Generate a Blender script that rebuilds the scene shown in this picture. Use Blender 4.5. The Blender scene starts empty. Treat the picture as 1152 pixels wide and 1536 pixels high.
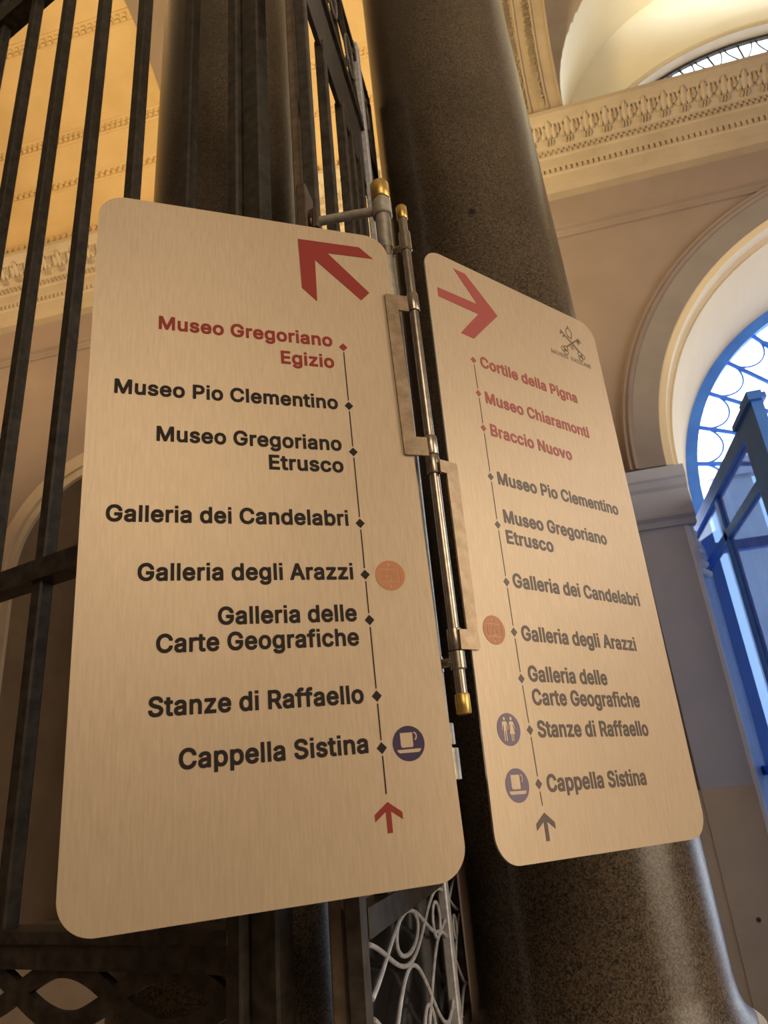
import bpy, bmesh, math, random
from mathutils import Vector, Matrix
random.seed(7)
PI = math.pi
SC = bpy.context.scene
COL = SC.collection
E = 1.6                      # eye height above the floor; most heights below are given from the eye

# ------------------------------------------------------------------ camera
cam = bpy.data.cameras.new('camera')
cam.sensor_fit = 'HORIZONTAL'; cam.sensor_width = 7.2; cam.lens = 1057.98 / 1152 * 7.2
cam.clip_start = 0.02; cam.clip_end = 500
cam.dof.use_dof = True; cam.dof.focus_distance = 1.2; cam.dof.aperture_fstop = 2.6
cam_o = bpy.data.objects.new('camera', cam); COL.objects.link(cam_o)
RX = Vector((0.96943528, 0.23028125, -0.08465091)); UY = Vector((0.16585797, -0.36086314, 0.91775211))
FW = Vector((-0.18079371, 0.9037413, 0.38802744))
m = Matrix.Identity(4)
for i in range(3):
    m[i][0] = RX[i]; m[i][1] = UY[i]; m[i][2] = -FW[i]
m[2][3] = E
cam_o.matrix_world = m
SC.camera = cam_o

# ------------------------------------------------------------------ light and exposure
SC.view_settings.view_transform = 'Standard'; SC.view_settings.look = 'None'
SC.view_settings.gamma = 1; SC.view_settings.use_curve_mapping = False
SC.view_settings.exposure = 0.0
SC.cycles.max_bounces = 8; SC.cycles.diffuse_bounces = 4; SC.cycles.glossy_bounces = 4
SC.cycles.transmission_bounces = 6; SC.cycles.caustics_reflective = False; SC.cycles.caustics_refractive = False
SC.cycles.sample_clamp_indirect = 6
world = bpy.data.worlds.new('sky'); SC.world = world; world.use_nodes = True
bg = world.node_tree.nodes['Background']
bg.inputs[0].default_value = (0.76, 0.88, 1.0, 1); bg.inputs[1].default_value = 5.0

def area(name, loc, target, sx, sy, power, col, portal=False):
    l = bpy.data.lights.new(name, 'AREA'); l.shape = 'RECTANGLE'; l.size = sx; l.size_y = sy
    l.energy = power; l.color = col
    if portal: l.cycles.is_portal = True
    o = bpy.data.objects.new(name, l); COL.objects.link(o)
    o.location = (loc[0], loc[1], loc[2] + E)
    d = Vector(target) - Vector(loc)
    o.rotation_euler = d.to_track_quat('-Z', 'Y').to_euler()
    return o
area('door_daylight_portal', (4.0, 7.25, 1.6), (4.0, 0, 1.6), 5.0, 6.6, 1, (1, 1, 1), True)
area('lunette_daylight_portal', (4.2, 7.6, 8.2), (4.2, 0, 8.2), 6.5, 2.4, 1, (1, 1, 1), True)
WARM = (1.0, 0.66, 0.30)
area('hall_lamp_left', (-6.4, 3.4, 4.0), (-4.8, 5.6, 9.2), 1.4, 1.0, 92, (1.0, 0.69, 0.34))
area('hall_lamp_middle', (-1.35, 3.1, 3.6), (-1.0, 4.6, 9.0), 0.5, 0.5, 250, (1.0, 0.76, 0.34))
area('hall_fill_right', (6.8, 2.9, 2.8), (2.0, 6.0, 2.4), 2.0, 2.0, 60, (1.0, 0.93, 0.87))  # added unseen fill, brightens the right wall and door jambs
area('vestibule_fill_back', (2.2, -4.2, 2.9), (-0.2, 1.0, 0.3), 3.0, 3.0, 106, (1.0, 0.80, 0.56))  # added fill light behind the camera for the sign faces
area('vestibule_fill_side', (7.2, -0.6, 1.4), (0.0, 1.1, 0.3), 4.0, 5.5, 310, (1.0, 0.82, 0.60))  # added unseen light from the right, brightens the right sign
sun = bpy.data.lights.new('sun', 'SUN'); sun.energy = 4.0; sun.angle = .01; sun.color = (1, .96, .9)
sun_o = bpy.data.objects.new('sun', sun); COL.objects.link(sun_o); sun_o.rotation_euler = (math.radians(24), 0, math.radians(-12)); sun_o.location = (0, 9, 20)

# ------------------------------------------------------------------ materials
class NT:
    def __init__(s, name):
        s.m = bpy.data.materials.new(name); s.m.use_nodes = True
        s.t = s.m.node_tree; s.p = s.t.nodes['Principled BSDF']
    def n(s, typ, **kw):
        nd = s.t.nodes.new(typ)
        for k, v in kw.items():
            if k.startswith('i_'):
                key = k[2:].replace('_', ' ')
                nd.inputs[int(key) if key.isdigit() else key].default_value = v
            else: setattr(nd, k, v)
        return nd
    def l(s, a, b): s.t.links.new(a, b)
    def coords(s, scale=(1, 1, 1)):
        tc = s.n('ShaderNodeTexCoord'); mp = s.n('ShaderNodeMapping'); mp.inputs['Scale'].default_value = scale
        s.l(tc.outputs['Object'], mp.inputs[0]); return mp.outputs[0]
    def ramp(s, fac, stops):
        r = s.n('ShaderNodeValToRGB'); e = r.color_ramp.elements
        e[0].position, e[0].color = stops[0][0], (*stops[0][1], 1); e[1].position, e[1].color = stops[-1][0], (*stops[-1][1], 1)
        for p, c in stops[1:-1]:
            x = e.new(p); x.color = (*c, 1)
        s.l(fac, r.inputs[0]); return r.outputs[0]
    def noise(s, vec, scale, detail=4, rough=.55):
        nd = s.n('ShaderNodeTexNoise'); nd.inputs['Scale'].default_value = scale; nd.inputs['Detail'].default_value = detail
        nd.inputs['Roughness'].default_value = rough; s.l(vec, nd.inputs['Vector']); return nd.outputs[0]
    def bump(s, h, strength, dist=.01):
        b = s.n('ShaderNodeBump'); b.inputs['Strength'].default_value = strength; b.inputs['Distance'].default_value = dist
        s.l(h, b.inputs['Height']); s.l(b.outputs[0], s.p.inputs['Normal'])
    def scaled(s, a, q):
        nd = s.n('ShaderNodeMath', operation='MULTIPLY'); nd.inputs[1].default_value = q; s.l(a, nd.inputs[0]); return nd.outputs[0]
    def set(s, **kw):
        for k, v in kw.items(): s.p.inputs[k.replace('_', ' ')].default_value = v
        return s

def blot(k, col, spot):       # one dark knot in the stone at a fixed place
    tc = k.n('ShaderNodeTexCoord'); d = k.n('ShaderNodeVectorMath', operation='DISTANCE'); d.inputs[1].default_value = spot[0]
    k.l(tc.outputs['Object'], d.inputs[0])
    r = k.ramp(k.scaled(d.outputs['Value'], 1/(spot[1]*2)), [(.3, (.12, .11, .10)), (.55, (1, 1, 1))])
    mx = k.n('ShaderNodeMix', data_type='RGBA', blend_type='MULTIPLY'); mx.inputs['Factor'].default_value = 1
    k.l(col, mx.inputs[6]); k.l(r, mx.inputs[7]); return mx.outputs[2]
def plaster(name, c1, c2, scale=1.5, rough=.85, bump=.15, spot=None):
    k = NT(name); v = k.coords()
    f = k.noise(v, scale, 6, .6)
    col = k.ramp(f, [(.3, c1), (.7, c2)])
    k.l(blot(k, col, spot) if spot else col, k.p.inputs['Base Color']); k.set(Roughness=rough)
    k.p.inputs['Specular IOR Level'].default_value = .2
    k.bump(k.noise(v, 40, 4), bump, .01)
    return k.m

def plain(name, col, rough=.5, metal=0.0, spec=.5, var=.0, scale=30):
    k = NT(name); k.set(Roughness=rough, Metallic=metal); k.p.inputs['Specular IOR Level'].default_value = spec
    if var:
        f = k.noise(k.coords(), scale, 4)
        a = tuple(max(0, c * (1 - var)) for c in col); b = tuple(min(1, c * (1 + var)) for c in col)
        k.l(k.ramp(f, [(.35, a), (.65, b)]), k.p.inputs['Base Color'])
    else: k.set(Base_Color=(*col, 1))
    return k.m

def granite(spot=None):
    k = NT('dark_polished_granite'); v = k.coords()
    vo = k.n('ShaderNodeTexVoronoi'); vo.inputs['Scale'].default_value = 290; k.l(v, vo.inputs['Vector'])
    sp = k.ramp(vo.outputs['Color'], [(.15, (.016, .013, .011)), (.45, (.076, .058, .039)), (.9, (.170, .128, .086))])
    big = k.ramp(k.noise(v, 3, 5), [(.3, (.72, .68, .62)), (.7, (1.1, 1.05, 1.0))])
    mx = k.n('ShaderNodeMix', data_type='RGBA', blend_type='MULTIPLY'); mx.inputs['Factor'].default_value = 1
    k.l(sp, mx.inputs[6]); k.l(big, mx.inputs[7])
    k.l(blot(k, mx.outputs[2], spot) if spot else mx.outputs[2], k.p.inputs['Base Color'])
    k.set(Roughness=.28); k.p.inputs['Specular IOR Level'].default_value = .45
    k.bump(k.noise(v, 160, 3), .04, .002)
    return k.m

def brushed(name, c1, c2, rough=.42, metal=.35):
    k = NT(name); v = k.coords((260, 26, 26))
    f = k.noise(v, 1.0, 3, .6)
    big = k.noise(k.coords((2, 2, 2)), 1.5, 3)
    mixf = k.n('ShaderNodeMath', operation='MULTIPLY_ADD'); mixf.inputs[1].default_value = .7
    k.l(f, mixf.inputs[0])
    half = k.n('ShaderNodeMath', operation='MULTIPLY'); half.inputs[1].default_value = .3; k.l(big, half.inputs[0]); k.l(half.outputs[0], mixf.inputs[2])
    k.l(k.ramp(mixf.outputs[0], [(.32, c1), (.68, c2)]), k.p.inputs['Base Color'])
    k.set(Roughness=rough, Metallic=metal); k.bump(f, .12, .001)
    return k.m

def iron():
    k = NT('wrought_iron'); v = k.coords()
    k.l(k.ramp(k.noise(v, 40, 5), [(.35, (.022, .018, .014)), (.7, (.066, .053, .039))]), k.p.inputs['Base Color'])
    k.set(Roughness=.5, Metallic=0); k.p.inputs['Specular IOR Level'].default_value = .4
    k.bump(k.noise(v, 60, 4), .25, .002)
    return k.m

M_PLASTER = plaster('ochre_plaster', (.62, .45, .24), (.74, .56, .33))
M_WALL = plaster('tan_stone_plaster', (.262, .203, .182), (.322, .252, .226), 1.2)
M_CREAM = plaster('cream_plaster', (.84, .75, .56), (.90, .82, .65), .9)
M_TRAV = plaster('carved_travertine', (.425, .345, .268), (.505, .42, .33), 3)
M_GREY = plaster('grey_lilac_marble', (.41, .45, .58), (.48, .51, .64), 2, .5)
M_ARCH = plaster('lilac_brown_marble', (.25, .225, .225), (.31, .28, .275), 2, .5)
M_REVEAL = plaster('warm_cream_plaster', (.72, .60, .42), (.80, .69, .50), .9)
M_BEIGEM = plaster('beige_veined_marble', (.45, .40, .35), (.55, .49, .43), 2.5, .4, .15, ((-.018, -.04, .696), .02))
M_BROWN = plaster('brown_niche_plaster', (.17, .12, .08), (.23, .165, .11), 2)
M_WHITE = plaster('white_marble', (.80, .79, .77), (.90, .89, .88), 4, .35)
M_FLOOR = plaster('stone_floor', (.30, .25, .19), (.40, .33, .26), 2, .4)
M_GRAN = granite()
M_IRON = iron()
M_ALU = brushed('brushed_aluminium', (.47, .365, .25), (.57, .45, .32))
M_EDGE = plain('bare_aluminium_edge', (.62, .60, .58), .3, .9)
M_RED = plain('red_vinyl', (.27, .034, .026), .6, 0, .25)
M_BLACK = plain('black_brown_vinyl', (.016, .010, .008), .6, 0, .25)
M_ORANGE = plain('orange_vinyl', (.50, .20, .085), .45)
M_BLUE = plain('navy_vinyl', (.055, .036, .085), .6, 0, .25)
M_STEEL = plain('galvanised_steel', (.42, .39, .33), .38, .45, .5, .2, 60)
M_ROD = plain('satin_steel_rod', (.40, .35, .29), .25, .9, .5, .15, 80)
M_BRASS = plain('worn_brass', (.62, .42, .13), .35, .85, .5, .15, 90)
M_BRKT = None
def bracket_mat():
    k = NT('scratched_steel_plate'); v = k.coords()
    f = k.noise(v, 55, 6, .7); g = k.noise(v, 320, 3)
    k.l(k.ramp(f, [(.40, (.27, .195, .125)), (.52, (.33, .245, .16)), (.66, (.39, .295, .20))]), k.p.inputs['Base Color'])
    k.set(Roughness=.4, Metallic=.6); k.bump(g, .1, .001)
    return k.m
M_BRKT = bracket_mat()
M_RING = plain('edge_lit_iron', (.15, .14, .125), .4, .1, .5, .2, 60)  # frieze rings: light caught on their edges put into a paler colour
M_DAYLIT = plain('daylit_iron', (.50, .50, .53), .4, .15, .5, .2, 60)  # pale copy of the iron: daylight on scrolls and stile put into the colour
M_GLOSSY = plain('glossy_black_sheet_iron', (.012, .012, .013), .12, 0, .5)
M_POST = plain('worn_brown_post_paint', (.175, .13, .088), .5, 0, .4, .25, 40)
M_RUST = plain('brown_painted_iron', (.085, .058, .038), .5, 0, .4, .25, 40)
M_DOOR = plain('flare_blue_iron', (.07, .27, 1.0), .45, 0, .5, .12, 4)  # dark iron coloured blue: the lens flare's glow is in the base colour
def glass_mat():
    k = NT('blue_tinted_glass'); t = k.t
    tr = k.n('ShaderNodeBsdfTransparent'); tr.inputs[0].default_value = (.42, .51, .66, 1)
    gl = k.n('ShaderNodeBsdfGlossy'); gl.inputs['Roughness'].default_value = .05
    df = k.n('ShaderNodeBsdfDiffuse'); df.inputs[0].default_value = (.34, .42, .58, 1)
    m1 = k.n('ShaderNodeMixShader'); m1.inputs[0].default_value = .22
    k.l(tr.outputs[0], m1.inputs[1]); k.l(df.outputs[0], m1.inputs[2])
    lw = k.n('ShaderNodeLayerWeight'); pw = k.n('ShaderNodeMath', operation='POWER'); pw.inputs[1].default_value = 4; k.l(lw.outputs['Facing'], pw.inputs[0])
    m2 = k.n('ShaderNodeMixShader'); k.l(k.scaled(pw.outputs[0], .35), m2.inputs[0]); k.l(m1.outputs[0], m2.inputs[1]); k.l(gl.outputs[0], m2.inputs[2])
    k.l(m2.outputs[0], t.nodes['Material Output'].inputs[0])
    return k.m
M_GLASS = glass_mat()

# ------------------------------------------------------------------ mesh helpers
class MB:
    def __init__(s): s.v = []; s.f = []; s.sm = []
    def add(s, vs, fs, smooth=False):
        o = len(s.v); s.v += [Vector(p) for p in vs]
        s.f += [tuple(i + o for i in f) for f in fs]; s.sm += [smooth] * len(fs)
        return s
    def box(s, a, b, M=None):
        (x0, y0, z0), (x1, y1, z1) = a, b
        vs = [Vector(p) for p in ((x0,y0,z0),(x1,y0,z0),(x1,y1,z0),(x0,y1,z0),(x0,y0,z1),(x1,y0,z1),(x1,y1,z1),(x0,y1,z1))]
        if M: vs = [M @ p for p in vs]
        return s.add(vs, [(3,2,1,0),(4,5,6,7),(0,1,5,4),(1,2,6,5),(2,3,7,6),(3,0,4,7)])
    def chamfer_box(s, a, b, c, M=None):      # vertical bar with chamfered vertical edges
        (x0, y0, z0), (x1, y1, z1) = a, b
        ring = [(x0+c,y0),(x1-c,y0),(x1,y0+c),(x1,y1-c),(x1-c,y1),(x0+c,y1),(x0,y1-c),(x0,y0+c)]
        vs = [Vector((x, y, z)) for z in (z0, z1) for x, y in ring]
        if M: vs = [M @ p for p in vs]
        return s.add(vs, [tuple(range(7,-1,-1)), tuple(range(8,16))] + [(i,(i+1)%8,8+(i+1)%8,8+i) for i in range(8)])
    def lathe(s, prof, c, n=32, smooth=True, cap=True):      # prof: (r, z)
        vs = [(c[0]+r*math.cos(2*PI*k/n), c[1]+r*math.sin(2*PI*k/n), c[2]+z) for r, z in prof for k in range(n)]
        fs = [(i*n+k, i*n+(k+1)%n, (i+1)*n+(k+1)%n, (i+1)*n+k) for i in range(len(prof)-1) for k in range(n)]
        s.add(vs, fs, smooth)
        if cap:
            b = len(s.v) - len(vs)
            s.f += [tuple(b+k for k in range(n-1,-1,-1)), tuple(b+(len(prof)-1)*n+k for k in range(n))]; s.sm += [False, False]
        return s
    def tube(s, pts, r, n=12, closed=False, smooth=True):
        P = [Vector(p) for p in pts]; L = len(P); vs = []; up = None
        for i, p in enumerate(P):
            t = (P[(i+1) % L] - P[i-1]) if closed else (P[min(i+1, L-1)] - P[max(i-1, 0)])
            t.normalize()
            if up is None:
                up = Vector((0,0,1)) if abs(t.z) < .9 else Vector((1,0,0))
            a = t.cross(up).normalized(); bb = a.cross(t).normalized(); up = bb
            rr = r[i] if isinstance(r, (list, tuple)) else r
            vs += [p + a*rr*math.cos(2*PI*k/n) + bb*rr*math.sin(2*PI*k/n) for k in range(n)]
        seg = L if closed else L-1
        fs = [(i*n+k, i*n+(k+1)%n, ((i+1)%L)*n+(k+1)%n, ((i+1)%L)*n+k) for i in range(seg) for k in range(n)]
        s.add(vs, fs, smooth)
        if not closed:
            b = len(s.v) - len(vs)
            s.f += [tuple(b+k for k in range(n-1,-1,-1)), tuple(b+(L-1)*n+k for k in range(n))]; s.sm += [False, False]
        return s
    def ribbon(s, pts, nrm, w, t, closed=False):   # flat iron band: path lies in a plane with normal nrm, width w in the plane, thickness t
        P = [Vector(p) for p in pts]; N = Vector(nrm).normalized(); L = len(P); vs = []
        for i, p in enumerate(P):
            d = (P[(i+1) % L] - P[i-1]) if closed else (P[min(i+1, L-1)] - P[max(i-1, 0)])
            d.normalize(); a = d.cross(N).normalized()
            vs += [p+a*w/2+N*t/2, p-a*w/2+N*t/2, p-a*w/2-N*t/2, p+a*w/2-N*t/2]
        seg = L if closed else L-1
        fs = [(i*4+k, i*4+(k+1)%4, ((i+1)%L)*4+(k+1)%4, ((i+1)%L)*4+k) for i in range(seg) for k in range(4)]
        if not closed: fs += [(3,2,1,0), tuple((L-1)*4+k for k in range(4))]
        return s.add(vs, fs)
    def extrude_x(s, prof, x0, x1, smooth=False, closed=True):   # prof: (y, z)
        n = len(prof); vs = [(x, y, z) for x in (x0, x1) for y, z in prof]
        seg = n if closed else n-1
        fs = [(i, (i+1)%n, n+(i+1)%n, n+i) for i in range(seg)]
        if closed: fs += [tuple(range(n-1,-1,-1)), tuple(range(n, 2*n))]
        return s.add(vs, fs, smooth)
    def arch(s, cx, zc, prof, a0=0, a1=180, n=64, smooth=True, ends=True):   # prof: closed list of (r, y)
        k = len(prof); vs = []
        for i in range(n+1):
            a = math.radians(a0 + (a1-a0)*i/n)
            vs += [(cx+r*math.cos(a), y, zc+r*math.sin(a)) for r, y in prof]
        fs = [(i*k+j, i*k+(j+1)%k, (i+1)*k+(j+1)%k, (i+1)*k+j) for i in range(n) for j in range(k)]
        s.add(vs, fs, False)
        if ends:
            b = len(s.v)-len(vs); s.f += [tuple(b+j for j in range(k)), tuple(b+n*k+j for j in range(k-1,-1,-1))]; s.sm += [False, False]
        return s
    def merge(s, o): return s.add(o.v, o.f)
    def build(s, name, mat, parent=None, local=False, origin=None):
        """links everything collected here as ONE mesh object; heights are from the eye unless local"""
        vs = [p.copy() for p in s.v]
        if not local:
            for p in vs: p.z += E
        root = parent
        while root is not None and root.parent is not None: root = root.parent
        loc = Vector((0, 0, 0))
        if root is not None:
            if not local:
                inv = root.matrix_basis.inverted(); vs = [inv @ p for p in vs]
        elif vs:
            lo = Vector([min(p[i] for p in vs) for i in range(3)]); hi = Vector([max(p[i] for p in vs) for i in range(3)])
            loc = Vector(((lo.x+hi.x)/2, (lo.y+hi.y)/2, lo.z)); vs = [p - loc for p in vs]
        me = bpy.data.meshes.new(name); me.from_pydata([tuple(p) for p in vs], [], s.f)
        me.polygons.foreach_set('use_smooth', s.sm)
        bm = bmesh.new(); bm.from_mesh(me); bmesh.ops.recalc_face_normals(bm, faces=bm.faces); bm.to_mesh(me); bm.free()
        if any(s.sm): me.set_sharp_from_angle(angle=math.radians(38))
        me.materials.append(mat)
        o = bpy.data.objects.new(name, me); COL.objects.link(o); o.location = loc
        if parent is not None: o.parent = parent
        return o

def shape(polys, w0, w1):
    """flat shape with holes (nested outlines), thickness from w0 to w1 -> MB in (u, v, w)"""
    cu = bpy.data.curves.new('outline', 'CURVE'); cu.dimensions = '2D'; cu.fill_mode = 'BOTH'; cu.extrude = abs(w1-w0)/2
    for P in polys:
        sp = cu.splines.new('POLY'); sp.points.add(len(P)-1)
        for q, (u, v) in zip(sp.points, P): q.co = (u*100, v*100, 0, 1)
        sp.use_cyclic_u = True
    cu.extrude *= 100
    ob = bpy.data.objects.new('outline', cu); COL.objects.link(ob)
    dg = bpy.context.evaluated_depsgraph_get()
    me = bpy.data.meshes.new_from_object(ob.evaluated_get(dg))
    b = MB(); b.add([(q.co.x/100, q.co.y/100, q.co.z/100+(w0+w1)/2) for q in me.vertices], [tuple(p.vertices) for p in me.polygons])
    bpy.data.objects.remove(ob); bpy.data.curves.remove(cu); bpy.data.meshes.remove(me)
    return b
def plate_xz(polys, y0, y1):     # flat shape standing in the XZ plane between depths y0 and y1
    b = shape(polys, y0, y1); b.v = [Vector((p.x, p.z, p.y)) for p in b.v]; return b
def arc(cx, cy, r, a0, a1, n=24): return [(cx+r*math.cos(math.radians(a0+(a1-a0)*i/n)), cy+r*math.sin(math.radians(a0+(a1-a0)*i/n))) for i in range(n+1)]
def rrect(u0, v0, u1, v1, r, n=10):
    return arc(u1-r, v1-r, r, 0, 90, n)+arc(u0+r, v1-r, r, 90, 180, n)+arc(u0+r, v0+r, r, 180, 270, n)+arc(u1-r, v0+r, r, 270, 360, n)

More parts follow.
